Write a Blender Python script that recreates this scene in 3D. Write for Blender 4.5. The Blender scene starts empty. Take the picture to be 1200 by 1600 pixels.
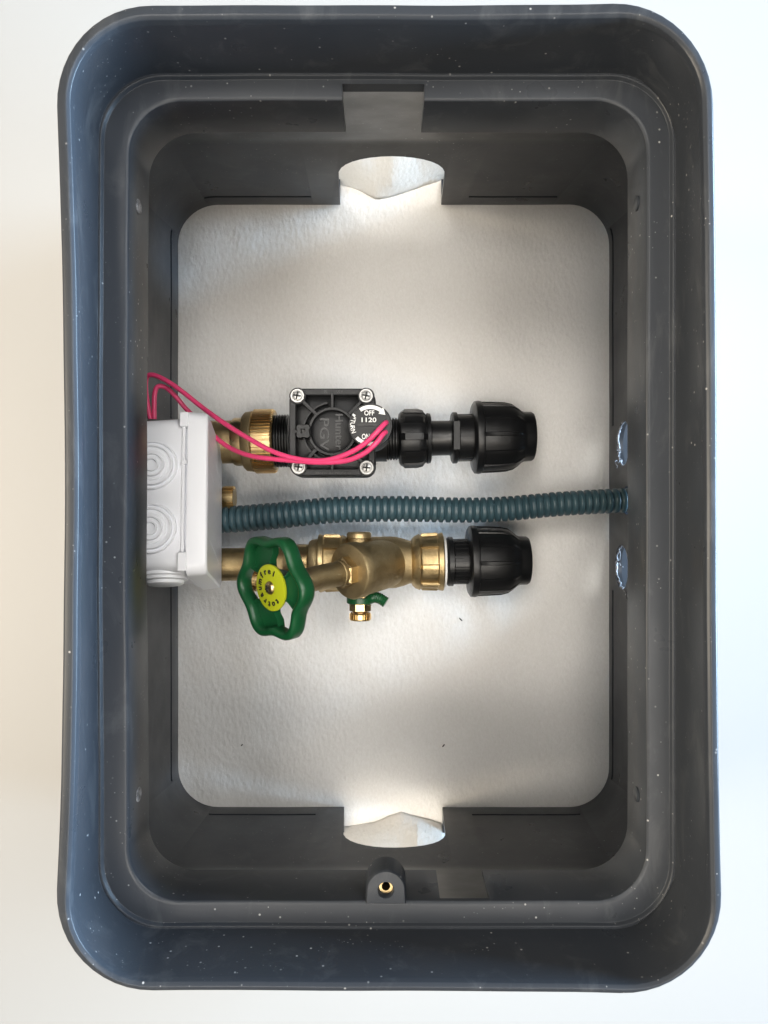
import bpy, bmesh, math, random
from mathutils import Vector, Matrix, noise
random.seed(7)
sc = bpy.context.scene
COL = sc.collection
R = math.radians
PI = math.pi

# ------------------------------------------------------------------ camera
CAM_Z = 0.61          # camera height over the fleece
FPX = 1150.0          # focal length in photo pixels (photo 1200 x 1600)
cam_d = bpy.data.cameras.new('camera')
cam = bpy.data.objects.new('camera', cam_d); COL.objects.link(cam)
cam.location = (0, 0, CAM_Z)
cam_d.sensor_fit = 'VERTICAL'; cam_d.sensor_height = 32.0
cam_d.lens = 32.0 * FPX / 1600.0
cam_d.clip_start = 0.01; cam_d.clip_end = 50
sc.camera = cam

# ------------------------------------------------------------------ light
w = bpy.data.worlds.new('World'); sc.world = w; w.use_nodes = True
bg = w.node_tree.nodes['Background']
bg.inputs[0].default_value = (1.0, 0.93, 0.82, 1); bg.inputs[1].default_value = 0.32

def area(name, loc, target, sx, sy, power, col, spread=180):
    d = bpy.data.lights.new(name, 'AREA'); d.shape = 'RECTANGLE'
    d.size = sx; d.size_y = sy; d.energy = power; d.color = col; d.spread = R(spread)
    o = bpy.data.objects.new(name, d); COL.objects.link(o); o.location = loc
    o.rotation_euler = (Vector(target) - Vector(loc)).to_track_quat('-Z', 'Y').to_euler()
    return o
area('window_light', (3.0, 0.30, 0.55), (0, 0, 0.27), 2.4, 0.7, 650, (0.52, 0.75, 1.0))
area('upper_window_light', (0.95, 0.60, 2.1), (0, 0, 0), 0.9, 0.9, 27, (0.97, 0.96, 0.94))
area('ceiling_lamp', (-0.05, -0.80, 2.2), (0, 0, 0), 0.9, 0.9, 12, (1.0, 0.90, 0.76))
area('warm_fill_light', (-2.2, -0.1, 1.7), (0, 0, 0.2), 1.6, 0.9, 90, (1.0, 0.86, 0.66))  # unseen warm fill, added to lift the table's shaded side and facing box wall

def spot(loc, target, power, deg, col):  # unseen narrow spots, added to brighten the fleece inside the box
    d = bpy.data.lights.new('fill_spot', 'SPOT'); d.energy = power; d.color = col; d.shadow_soft_size = 0.42
    d.spot_size = R(deg); d.spot_blend = 0.6
    o = bpy.data.objects.new('fill_spot', d); COL.objects.link(o); o.location = loc
    o.rotation_euler = (Vector(target) - Vector(loc)).to_track_quat('-Z', 'Y').to_euler()
spot((-0.45, 0.50, 2.2), (0.02, -0.02, 0.1), 138, 19, (1.0, 0.955, 0.895))
spot((0.40, -0.45, 2.2), (-0.02, 0.02, 0.1), 104, 19, (1.0, 0.955, 0.895))
spot((-0.50, -0.30, 2.2), (0.03, 0.03, 0.1), 104, 19, (1.0, 0.955, 0.895))

sc.view_settings.view_transform = 'Standard'
sc.view_settings.look = 'None'
sc.view_settings.exposure = 0.0
sc.view_settings.gamma = 1.0
sc.view_settings.use_curve_mapping = False
sc.render.engine = 'CYCLES'
sc.cycles.use_denoising = True
sc.cycles.max_bounces = 10
sc.cycles.diffuse_bounces = 6
sc.cycles.caustics_reflective = False

# ------------------------------------------------------------------ helpers
def P(px, py, z):
    """a spot in the photograph put at its real height z"""
    k = (CAM_Z - z) / FPX
    return Vector(((px - 600) * k, (800 - py) * k, z))
def S(px, z): return px * (CAM_Z - z) / FPX

BASE = {}
def root(name, loc, label, cat, group=None, mtx=None):
    o = bpy.data.objects.new(name, None); COL.objects.link(o)
    o.empty_display_size = 0.02
    m = mtx or Matrix.Translation(Vector(loc))
    o.matrix_world = m; BASE[o.name] = m
    o['label'] = label; o['category'] = cat
    if group: o['group'] = group
    return o

def finish(me, smooth):
    me.update()
    if smooth is None: return
    me.shade_smooth(); me.set_sharp_from_angle(angle=R(smooth))

def mk(name, verts, faces, mat, parent=None, smooth=38, local=False, mats=None):
    me = bpy.data.meshes.new(name)
    me.from_pydata([tuple(v) for v in verts], [], faces)
    bm = bmesh.new(); bm.from_mesh(me); bmesh.ops.recalc_face_normals(bm, faces=bm.faces); bm.to_mesh(me); bm.free()
    return link(name, me, mat, parent, smooth, local)

def link(name, me, mat, parent=None, smooth=38, local=False):
    finish(me, smooth)
    if mat: me.materials.clear(); me.materials.append(mat)
    o = bpy.data.objects.new(name, me); COL.objects.link(o)
    if parent:
        b = BASE.get(parent.name, Matrix())
        if not local: me.transform(b.inverted())
        o.parent = parent; BASE[o.name] = b
    return o

def bevel(o, wdt, seg=2, ang=35):
    m = o.modifiers.new('bevel', 'BEVEL'); m.width = wdt; m.segments = seg
    m.limit_method = 'ANGLE'; m.angle_limit = R(ang); m.harden_normals = False
    return o

def frame(axis, ref=None):
    a = Vector(axis).normalized()
    r = Vector(ref) if ref else (Vector((0, 0, 1)) if abs(a.z) < .9 else Vector((0, 1, 0)))
    u = (r - a * r.dot(a)).normalized()
    return a, u, a.cross(u)

def lathe_data(prof, o, axis, seg=48, ribs=None, ref=None, close=True, phase=0.0):
    """prof: (t, r[, flag]); ribs = (count, fraction, height): raised bars on flagged rings"""
    a, u, v = frame(axis, ref); o = Vector(o)
    th = []
    if ribs:
        n, fr, h = ribs
        stp = 2 * PI / n; wd = stp * fr / 2; e = stp * 0.035
        for k in range(n):
            c = k * stp + phase
            th += [(c - wd - e, 0), (c - wd, 1), (c, 1), (c + wd, 1), (c + wd + e, 0)]
            rest = stp - 2 * wd - 2 * e
            m = 3
            th += [(c + wd + e + rest * j / (m + 1), 0) for j in range(1, m + 1)]
    else:
        th = [(2 * PI * k / seg + phase, 0) for k in range(seg)]
    N = len(th); V = []; F = []
    for p in prof:
        fl = p[2] if len(p) > 2 else 0
        for (t, s) in th:
            r = p[1] + (ribs[2] * fl * s if ribs else 0)
            V.append(o + a * p[0] + u * (r * math.cos(t)) + v * (r * math.sin(t)))
    for i in range(len(prof) - 1):
        for k in range(N):
            k2 = (k + 1) % N
            F.append((i * N + k, i * N + k2, (i + 1) * N + k2, (i + 1) * N + k))
    if close:
        F.append(tuple(range(N))); F.append(tuple((len(prof) - 1) * N + k for k in range(N)))
    return V, F
def lathe(name, prof, o, axis, mat, parent, seg=48, ribs=None, ref=None, smooth=38, local=False, close=True, phase=0.0):
    V, F = lathe_data(prof, o, axis, seg, ribs, ref, close, phase)
    return mk(name, V, F, mat, parent, smooth, local)

def boxdata(c, d, mtx=None):
    c = Vector(c); V = []
    for sx in (-1, 1):
        for sy in (-1, 1):
            for sz in (-1, 1):
                q = Vector((sx * d[0] / 2, sy * d[1] / 2, sz * d[2] / 2))
                if mtx: q = mtx @ q
                V.append(c + q)
    return V, [(0, 1, 3, 2), (4, 6, 7, 5), (0, 4, 5, 1), (2, 3, 7, 6), (0, 2, 6, 4), (1, 5, 7, 3)]
def box(name, c, d, mat, parent, mtx=None, bev=0, local=False):
    V, F = boxdata(c, d, mtx)
    o = mk(name, V, F, mat, parent, 35, local)
    if bev: bevel(o, bev)
    return o
def join(datas):
    V = []; F = []
    for v, f in datas:
        n = len(V); V += list(v); F += [tuple(i + n for i in q) for q in f]
    return V, F

def rrect(xl, xr, yb, yt, r, n=10, m=16, bow=(0, 0, 0, 0)):
    """rounded rectangle, counter-clockwise; bow = inward sag of right, top, left, bottom side"""
    out = []
    cor = [((xr - r, yt - r), 0), ((xl + r, yt - r), 90), ((xl + r, yb + r), 180), ((xr - r, yb + r), 270)]
    for k in range(4):
        (cx, cy), a0 = cor[k]
        for j in range(n + 1):
            a = R(a0 + 90 * j / n)
            out.append([cx + r * math.cos(a), cy + r * math.sin(a)])
        nx = cor[(k + 1) % 4]
        p0 = out[-1]; a1 = R(nx[1])
        p1 = [nx[0][0] + r * math.cos(a1), nx[0][1] + r * math.sin(a1)]
        for j in range(1, m):
            t = j / m
            out.append([p0[0] + (p1[0] - p0[0]) * t, p0[1] + (p1[1] - p0[1]) * t])
    cx, cy = (xl + xr) / 2, (yb + yt) / 2; hx, hy = (xr - xl) / 2, (yt - yb) / 2
    for p in out:
        dx, dy = (p[0] - cx) / hx, (p[1] - cy) / hy
        p[0] += (bow[2] * max(0, -dx) - bow[0] * max(0, dx)) * max(0, 1 - dy * dy)
        p[1] += (bow[3] * max(0, -dy) - bow[1] * max(0, dy)) * max(0, 1 - dx * dx)
    return out

def loft(rings, closed=False, caps=True):
    N = len(rings[0]); V = [v for r in rings for v in r]; F = []
    M = len(rings)
    for i in range(M if closed else M - 1):
        i2 = (i + 1) % M
        for k in range(N):
            k2 = (k + 1) % N
            F.append((i * N + k, i * N + k2, i2 * N + k2, i2 * N + k))
    if caps and not closed:
        F.append(tuple(range(N))); F.append(tuple((M - 1) * N + k for k in range(N)))
    return V, F

def spline(pts, per=14):
    pts = [Vector(p) for p in pts]; out = []
    q = [pts[0] * 2 - pts[1]] + pts + [pts[-1] * 2 - pts[-2]]
    for i in range(1, len(q) - 2):
        p0, p1, p2, p3 = q[i - 1], q[i], q[i + 1], q[i + 2]
        for j in range(per):
            t = j / per
            out.append(0.5 * (2 * p1 + (p2 - p0) * t + (2 * p0 - 5 * p1 + 4 * p2 - p3) * t * t + (3 * p1 - p0 - 3 * p2 + p3) * t ** 3))
    out.append(pts[-1]); return out
def resample(path, step):
    out = [path[0]]; acc = 0.0; nxt = step
    for a, b in zip(path, path[1:]):
        L = (b - a).length
        while acc + L >= nxt:
            out.append(a.lerp(b, (nxt - acc) / L)); nxt += step
        acc += L
    return out
def tube_data(path, rad, seg=16):
    n = len(path); up = Vector((0, 0, 1)); V = []
    t = (path[1] - path[0]).normalized()
    u = (up - t * up.dot(t))
    u = u.normalized() if u.length > 1e-4 else Vector((0, 1, 0))
    rings = []
    for i, p in enumerate(path):
        t = (path[min(i + 1, n - 1)] - path[max(i - 1, 0)]).normalized()
        u = (u - t * u.dot(t)).normalized(); v = t.cross(u)
        r = rad(i) if callable(rad) else rad
        rings.append([p + u * r * math.cos(2 * PI * k / seg) + v * r * math.sin(2 * PI * k / seg) for k in range(seg)])
    return loft(rings)

FONT = None
def text_mesh(s, size, depth, bold=0.0):
    c = bpy.data.curves.new('t', 'FONT'); c.body = s; c.size = size; c.extrude = depth; c.offset = bold
    c.align_x = 'CENTER'; c.align_y = 'CENTER'; c.resolution_u = 4
    o = bpy.data.objects.new('t', c); COL.objects.link(o)
    dg = bpy.context.evaluated_depsgraph_get(); dg.update()
    me = bpy.data.meshes.new_from_object(o.evaluated_get(dg))
    bpy.data.objects.remove(o); bpy.data.curves.remove(c)
    V = [v.co.copy() for v in me.vertices]; F = [tuple(p.vertices) for p in me.polygons]
    bpy.data.meshes.remove(me)
    return V, F
def place(data, mtx): return [mtx @ v for v in data[0]], data[1]
def fit(data, wd, ht):
    """stretch lettering to the width and height it has on the thing"""
    xs = [v.x for v in data[0]]; ys = [v.y for v in data[0]]
    cx, cy = (min(xs) + max(xs)) / 2, (min(ys) + max(ys)) / 2
    kx, ky = wd / (max(xs) - min(xs)), ht / (max(ys) - min(ys))
    return [Vector(((v.x - cx) * kx, (v.y - cy) * ky, v.z)) for v in data[0]], data[1]

# ------------------------------------------------------------------ materials
def mat(name, col, rough=0.5, metal=0.0, spec=0.5):
    m = bpy.data.materials.new(name); m.use_nodes = True
    b = m.node_tree.nodes['Principled BSDF']
    b.inputs['Base Color'].default_value = (*col, 1); b.inputs['Roughness'].default_value = rough
    b.inputs['Metallic'].default_value = metal; b.inputs['Specular IOR Level'].default_value = spec
    return m
def nd(m, t, **kw):
    n = m.node_tree.nodes.new(t)
    for k, v in kw.items():
        if hasattr(n, k): setattr(n, k, v)
        else: n.inputs[k].default_value = v
    return n
def lk(m, a, b): m.node_tree.links.new(a, b)
def bsdf(m): return m.node_tree.nodes['Principled BSDF']
def coords(m): return nd(m, 'ShaderNodeTexCoord').outputs['Object']
def ramp(m, src, p0, c0, p1, c1):
    r = nd(m, 'ShaderNodeValToRGB'); e = r.color_ramp.elements
    e[0].position = p0; e[0].color = c0; e[1].position = p1; e[1].color = c1
    lk(m, src, r.inputs[0]); return r.outputs[0]
def mix(m, fac, a, b):
    n = nd(m, 'ShaderNodeMix'); n.data_type = 'RGBA'
    for s, v in ((6, a), (7, b)):
        if hasattr(v, 'is_linked'): lk(m, v, n.inputs[s])
        else: n.inputs[s].default_value = v
    if hasattr(fac, 'is_linked'): lk(m, fac, n.inputs[0])
    else: n.inputs[0].default_value = fac
    return n.outputs[2]
def bump(m, h, strength, dist, nrm=None):
    b = nd(m, 'ShaderNodeBump', Strength=strength, Distance=dist); lk(m, h, b.inputs['Height'])
    if nrm is not None: lk(m, nrm, b.inputs['Normal'])
    return b.outputs[0]
def noisy(m, co, scale, detail=4, rough=0.55, dist=0.0):
    n = nd(m, 'ShaderNodeTexNoise', Scale=scale, Detail=detail, Roughness=rough, Distortion=dist); lk(m, co, n.inputs['Vector'])
    return n.outputs[0]
def voro(m, co, scale, feature='F1', rnd=1.0):
    n = nd(m, 'ShaderNodeTexVoronoi', Scale=scale, Randomness=rnd); n.feature = feature; lk(m, co, n.inputs['Vector'])
    return n

# dark grey moulded plastic with dust, scuffs and fine grain
M_BOX = mat('grey_moulded_plastic', (0.030, 0.031, 0.033), 0.42, 0, 0.19)
m = M_BOX; co = coords(m); b = bsdf(m)
v = voro(m, co, 190); vd = ramp(m, v.outputs['Distance'], 0.05, (1, 1, 1, 1), 0.12, (0, 0, 0, 1))
sel = nd(m, 'ShaderNodeSeparateColor'); lk(m, v.outputs['Color'], sel.inputs[0])
sel2 = ramp(m, sel.outputs[0], 0.50, (0, 0, 0, 1), 0.62, (1, 1, 1, 1))
patch = ramp(m, noisy(m, co, 18, 4), 0.42, (0, 0, 0, 1), 0.62, (1, 1, 1, 1))
mu = nd(m, 'ShaderNodeMath', operation='MULTIPLY'); lk(m, vd, mu.inputs[0]); lk(m, sel2, mu.inputs[1])
mu2 = nd(m, 'ShaderNodeMath', operation='MULTIPLY'); lk(m, mu.outputs[0], mu2.inputs[0]); lk(m, patch, mu2.inputs[1])
# second, finer dust
v2 = voro(m, co, 420); vd2 = ramp(m, v2.outputs['Distance'], 0.08, (.5, .5, .5, 1), 0.17, (0, 0, 0, 1))
sep = nd(m, 'ShaderNodeSeparateColor'); lk(m, v2.outputs['Color'], sep.inputs[0])
s3 = ramp(m, sep.outputs[1], 0.62, (0, 0, 0, 1), 0.70, (1, 1, 1, 1))
mu3 = nd(m, 'ShaderNodeMath', operation='MULTIPLY'); lk(m, vd2, mu3.inputs[0]); lk(m, s3, mu3.inputs[1])
mu3b = nd(m, 'ShaderNodeMath', operation='MULTIPLY'); lk(m, mu3.outputs[0], mu3b.inputs[0]); lk(m, ramp(m, noisy(m, co, 30, 4), 0.48, (0, 0, 0, 1), 0.6, (1, 1, 1, 1)), mu3b.inputs[1])
ad = nd(m, 'ShaderNodeMath', operation='ADD', use_clamp=True); lk(m, mu2.outputs[0], ad.inputs[0]); lk(m, mu3b.outputs[0], ad.inputs[1])
# cloudy scuffs, stretched along the height
mp = nd(m, 'ShaderNodeMapping'); mp.inputs['Scale'].default_value = (60, 22, 60); lk(m, co, mp.inputs[0])
scf = ramp(m, noisy(m, mp.outputs[0], 1.0, 6, 0.68, 0.6), 0.54, (0, 0, 0, 1), 0.78, (0.26, 0.26, 0.26, 1))
basec = mix(m, noisy(m, co, 9, 3), (0.024, 0.0275, 0.034, 1), (0.036, 0.041, 0.049, 1))
c1 = mix(m, scf, basec, (0.14, 0.145, 0.15, 1))
c2 = mix(m, ad.outputs[0], c1, (0.36, 0.36, 0.36, 1))
lk(m, c2, b.inputs['Base Color'])
rr = ramp(m, noisy(m, co, 35, 4), 0.3, (0.27, 0.27, 0.27, 1), 0.7, (0.37, 0.37, 0.37, 1)); lk(m, rr, b.inputs['Roughness'])
lk(m, bump(m, noisy(m, co, 900, 2), 0.05, 0.0005), b.inputs['Normal'])

M_CUT = mat('cut_plastic_edge', (0.30, 0.31, 0.34), 0.5)
m = M_CUT; co = coords(m)
lk(m, ramp(m, noisy(m, co, 300, 5, 0.7), 0.38, (0.03, 0.03, 0.034, 1), 0.68, (0.42, 0.43, 0.46, 1)), bsdf(m).inputs['Base Color'])

M_BLACK = mat('black_polypropylene', (0.0065, 0.0068, 0.0075), 0.36, 0, 0.4)
m = M_BLACK; co = coords(m)
lk(m, ramp(m, noisy(m, co, 120, 4), 0.3, (0.30, 0.30, 0.30, 1), 0.75, (0.46, 0.46, 0.46, 1)), bsdf(m).inputs['Roughness'])
lk(m, bump(m, noisy(m, co, 700, 3), 0.12, 0.0005), bsdf(m).inputs['Normal'])
M_VALVE = mat('black_glass_filled_nylon', (0.0095, 0.0098, 0.0107), 0.46, 0, 0.35)
m = M_VALVE; co = coords(m)
lk(m, bump(m, noisy(m, co, 1500, 2), 0.25, 0.0004), bsdf(m).inputs['Normal'])
M_WHITEPRINT = mat('white_print', (0.78, 0.78, 0.76), 0.5)
M_BLACKPRINT = mat('black_print', (0.012, 0.012, 0.012), 0.5)

def brass(name, ca, cb, r0, r1, scale, bmp, bs):
    m = mat(name, ca, r0, 1.0); co = coords(m)
    lk(m, mix(m, ramp(m, noisy(m, co, scale, 5, 0.65), 0.35, (0, 0, 0, 1), 0.68, (1, 1, 1, 1)), (*ca, 1), (*cb, 1)), bsdf(m).inputs['Base Color'])
    lk(m, ramp(m, noisy(m, co, scale * 1.7, 3), 0.3, (r0, r0, r0, 1), 0.7, (r1, r1, r1, 1)), bsdf(m).inputs['Roughness'])
    lk(m, bump(m, noisy(m, co, bs, 3, 0.6), bmp, 0.0006), bsdf(m).inputs['Normal'])
    return m
M_CAST = brass('dull_cast_brass', (0.44, 0.345, 0.195), (0.33, 0.25, 0.13), 0.46, 0.6, 60, 0.55, 1300)
M_BRASS = brass('machined_brass', (0.68, 0.52, 0.28), (0.54, 0.39, 0.19), 0.26, 0.40, 80, 0.05, 500)
M_PIPE = brass('brushed_brass_pipe', (0.54, 0.41, 0.22), (0.38, 0.28, 0.14), 0.36, 0.54, 90, 0.4, 700)
M_STEEL = mat('zinc_screw', (0.34, 0.335, 0.325), 0.42, 1.0)
M_DARKSLOT = mat('slot_shade', (0.02, 0.02, 0.02), 0.6)  # dark colour stands in for the shade inside screw and knob slots

M_GREEN = mat('green_moulded_plastic', (0.005, 0.085, 0.026), 0.38)
m = M_GREEN; co = coords(m)
lk(m, mix(m, noisy(m, co, 60, 4), (0.004, 0.058, 0.018, 1), (0.008, 0.080, 0.027, 1)), bsdf(m).inputs['Base Color'])
lk(m, bump(m, noisy(m, co, 600, 3), 0.12, 0.0005), bsdf(m).inputs['Normal'])
M_YELLOW = mat('yellow_green_plastic', (0.42, 0.46, 0.014), 0.42)
M_CONDUIT = mat('blue_grey_conduit', (0.040, 0.105, 0.135), 0.40)
m = M_CONDUIT; co = coords(m)
lk(m, mix(m, noisy(m, co, 70, 3), (0.026, 0.060, 0.076, 1), (0.044, 0.084, 0.100, 1)), bsdf(m).inputs['Base Color'])
M_PINK = mat('pink_wire_insulation', (0.72, 0.055, 0.17), 0.42)
M_SEAL = mat('white_tape', (0.75, 0.75, 0.72), 0.6)
M_WHITE = mat('white_abs_plastic', (0.84, 0.85, 0.885), 0.38)
bsdf(M_WHITE).inputs['Subsurface Weight'].default_value = 0.15
bsdf(M_WHITE).inputs['Subsurface Radius'].default_value = (0.004, 0.004, 0.004)
m = M_WHITE; co = coords(m)
lk(m, bump(m, noisy(m, co, 400, 3), 0.06, 0.0006), bsdf(m).inputs['Normal'])
M_RUBBER = mat('white_soft_membrane', (0.86, 0.87, 0.90), 0.5)
M_SPECK = mat('black_shaving', (0.01, 0.01, 0.01), 0.5)

# white nonwoven fleece: dimples, fibres, translucent
M_FLEECE = bpy.data.materials.new('white_nonwoven_fleece'); M_FLEECE.use_nodes = True
m = M_FLEECE; nt = m.node_tree; co = coords(m); b = bsdf(m)
b.inputs['Roughness'].default_value = 0.75; b.inputs['Specular IOR Level'].default_value = 0.25
tex = nd(m, 'ShaderNodeMapping'); tex.inputs['Rotation'].default_value = (0, 0, 0.5); tex.inputs['Scale'].default_value = (1, 0.55, 1); lk(m, co, tex.inputs[0])
dim = voro(m, tex.outputs[0], 330, 'SMOOTH_F1').outputs['Distance']
fib = noisy(m, tex.outputs[0], 700, 4, 0.7, 0.5)
cloud = noisy(m, co, 22, 5, 0.6)
n1 = bump(m, dim, 0.42, 0.0012); n2 = bump(m, fib, 0.5, 0.0008, n1); n3 = bump(m, cloud, 0.2, 0.005, n2)
fc = mix(m, ramp(m, fib, 0.3, (0, 0, 0, 1), 0.75, (1, 1, 1, 1)), (0.80, 0.78, 0.745, 1), (0.92, 0.905, 0.88, 1))
fc2 = mix(m, ramp(m, noisy(m, co, 6, 4), 0.35, (0, 0, 0, 1), 0.7, (.30, .30, .30, 1)), fc, (0.76, 0.735, 0.69, 1))
lk(m, fc2, b.inputs['Base Color']); lk(m, n3, b.inputs['Normal'])
tr = nd(m, 'ShaderNodeBsdfTranslucent'); tr.inputs[0].default_value = (0.8, 0.78, 0.74, 1); lk(m, n3, tr.inputs['Normal'])
ms = nd(m, 'ShaderNodeMixShader'); ms.inputs[0].default_value = 0.10
lk(m, b.outputs[0], ms.inputs[1]); lk(m, tr.outputs[0], ms.inputs[2]); lk(m, ms.outputs[0], nt.nodes['Material Output'].inputs[0])

M_FLAP = M_FLEECE.copy(); M_FLAP.name = 'thin_folded_fleece'
for n_ in M_FLAP.node_tree.nodes:
    if n_.type == 'MIX_SHADER': n_.inputs[0].default_value = 0.40
M_TABLE = mat('white_lacquered_board', (0.82, 0.82, 0.81), 0.35, 0, 0.4)
m = M_TABLE; co = coords(m)
lk(m, mix(m, noisy(m, co, 3, 3), (0.37, 0.367, 0.362, 1), (0.385, 0.384, 0.38, 1)), bsdf(m).inputs['Base Color'])
lk(m, bump(m, noisy(m, co, 120, 2), 0.02, 0.001), bsdf(m).inputs['Normal'])

# ------------------------------------------------------------------ white table top
V, F = boxdata((0, 0, -0.026), (2.4, 2.4, 0.04))
t = mk('table_surface', V, F, M_TABLE, None, 35); t['kind'] = 'structure'
t['label'] = 'plain white table top under the grey box'

# ------------------------------------------------------------------ fleece lining
fle = root('fleece_sheet', (0, 0, 0), 'thick white fleece lining the bottom of the grey box', 'fleece')
NX, NY = 120, 170
V = []; F = []
for j in range(NY + 1):
    for i in range(NX + 1):
        x = -0.205 + 0.42 * i / NX; y = -0.278 + 0.566 * j / NY
        z = 0.0016 * noise.noise(Vector((x * 14, y * 14, 3.1))) + 0.0012 * noise.noise(Vector((x * 32, y * 32, 8.1)))
        # soft sags and swells of the loose sheet
        z += 0.006 * math.exp(-(((x - 0.105) / 0.05) ** 2 + ((y + 0.085) / 0.05) ** 2)) * (0.4 + noise.noise(Vector((x * 30, y * 20, 1))))
        z += 0.004 * math.exp(-(((x + 0.09) / 0.06) ** 2 + ((y + 0.15) / 0.05) ** 2))
        ed = max(abs(x - 0.008) - 0.172, 0)
        V.append(Vector((x, y, max(z, -0.004) - ed * 0.02)))
for j in range(NY):
    for i in range(NX):
        a = j * (NX + 1) + i; F.append((a, a + 1, a + NX + 2, a + NX + 1))
sheet = mk('lining', V, F, M_FLEECE, fle, 60)
def flap(sgn, yfold, x0, x1, peak, seed):
    # folded end of the sheet standing against the outside of the box end, with creases
    L = x1 - x0
    cols = [(x0 - .05, 0, 0), (x0, 0.001, .3), (x0 + peak * L * .55, -0.002, .1), (x0 + peak * L, -0.0072, .8), (x0 + (peak + .16) * L, -0.0050, -.3), (x0 + (peak + .42) * L, -.0005, .6), (x1, 0.004, 0), (x1 + .05, 0.002, 0)]
    rows = ((-0.001, 0.0, 1.5), (0.008, 0.005, .9), (0.020, 0.014, .2), (0.042, 0.032, -.6))
    def at_(x):
        for a, b_ in zip(cols, cols[1:]):
            if a[0] <= x <= b_[0] + 1e-9:
                t = (x - a[0]) / (b_[0] - a[0]); return a[1] + (b_[1] - a[1]) * t, a[2] + (b_[2] - a[2]) * t
        return 0, 0
    NU, NV = 56, 18; V = []; F = []
    for j in range(NV + 1):
        tj = j / NV * 3; k = min(2, int(tj)); f = tj - k
        h, lean, amt = [p + (q - p) * f for p, q in zip(rows[k], rows[k + 1])]
        for i in range(NU + 1):
            x = x0 - .05 + (L + .10) * i / NU; dy, dz = at_(x)
            nz = noise.noise(Vector((x * 60, h * 60, seed))) * .0007 + noise.noise(Vector((x * 160, h * 160, seed))) * .0004
            V.append(Vector((x, sgn * (yfold + dy * amt + lean + nz + dz * .0035 * min(1, tj)), h + nz * (1 if j else 0))))
    for j in range(NV):
        for i in range(NU):
            a = j * (NU + 1) + i; F.append((a, a + 1, a + NU + 2, a + NU + 1))
    o = mk('folded_flap', V, F, M_FLAP, fle, 12)
    s_ = o.modifiers.new('thick', 'SOLIDIFY'); s_.thickness = 0.0010
    return o
flap(1, 0.2700, -0.036, 0.047, .36, 2.0)
flap(-1, 0.2600, -0.034, 0.049, .58, 9.0)

# ------------------------------------------------------------------ the grey box
BOX = root('valve_box', (0.005, 0.005, 0), 'open dark grey plastic irrigation valve box with rounded corners on white table', 'valve box')
def rect(x0, x1, y0, y1, D):
    k = D / FPX
    return [(x0 - 600) * k, (x1 - 600) * k, (800 - y1) * k, (800 - y0) * k]
def grow(rc, d): return [rc[0] - d, rc[1] + d, rc[2] - d, rc[3] + d]
Zr = 0.300
lip = rect(104, 1103, 31, 1534, 0.311); lipo = rect(79, 1123, 6, 1550, 0.312)
led_o = rect(157, 1053, 118, 1448, 0.350); led_i = rect(203, 1010, 157, 1408, 0.350)
thr = rect(235, 980, 208, 1358, 0.3806)
bot = rect(279, 951, 321, 1260, 0.610)
sho = [bot[0] + .004, bot[1] - .004, bot[2] + .012, bot[3] - .012]
B1 = 0.0052
# ring: rect, radius, z, bow(left), fillet
prof = [
    (grow(bot, .020), .052, 0.001, 0, .0005),
    (grow(bot, .020), .052, 0.005, 0, .0010),
    (grow(bot, .0052), .038, 0.006, 0, .0010),
    (grow(sho, .0045), .040, 0.132, 0, .004),
    (grow(led_o, .006), .036, 0.252, .001, .003),
    (grow(lipo, -.003), .043, 0.262, .003, .002),
    (grow(lipo, -.0012), .0430, 0.292, B1, .0015),
    (lipo, .0435, 0.2960, B1, .0014),
    (grow(lipo, -.0014), .0425, 0.2995, B1, .0012),
    (grow(lip, .0016), .0375, 0.3000, B1, .0005),
    (grow(lip, .0002), .0362, 0.2988, B1, .0004),
    (grow(lip, -.0002), .0358, 0.2960, B1, .0008),
    (led_o, .030, 0.2618, -.0010, .0004),
    (grow(led_o, -.0012), .0295, 0.2619, -.0010, .0007),
    (grow(led_o, -.0020), .0290, 0.2600, -.0010, .0003),
    (led_i, .0245, 0.2600, -.0012, .0020),
    (thr, .024, 0.2294, -.0016, .0010),
    (grow(thr, .0028), .026, 0.2294, -.0016, .0008),
    (grow(led_i, .0032), .026, 0.2545, -.0012, .0010),
    (grow(led_o, .0015), .032, 0.2520, 0, .002),
    (sho, .036, 0.130, 0, .006),
    (bot, .033, 0.001, 0, .0005),
]
params = [list(p[0]) + [p[1], p[2], p[3]] for p in prof]
rings = []
n = len(prof)
def dist(a, b): return math.sqrt(((a[0] - b[0]) ** 2 + (a[3] - b[3]) ** 2) / 2 + (a[5] - b[5]) ** 2) or 1e-6
for i in range(n):
    p = params[i]; q0 = params[i - 1]; q1 = params[(i + 1) % n]; f = prof[i][4]
    d0, d1 = dist(p, q0), dist(p, q1)
    a = [x + (y - x) * min(.45, f / d0) for x, y in zip(p, q0)]
    c = [x + (y - x) * min(.45, f / d1) for x, y in zip(p, q1)]
    for t in (0, .3, .6, 1.0):
        rings.append([(1 - t) ** 2 * x + 2 * t * (1 - t) * y + t * t * z_ for x, y, z_ in zip(a, p, c)])
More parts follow.
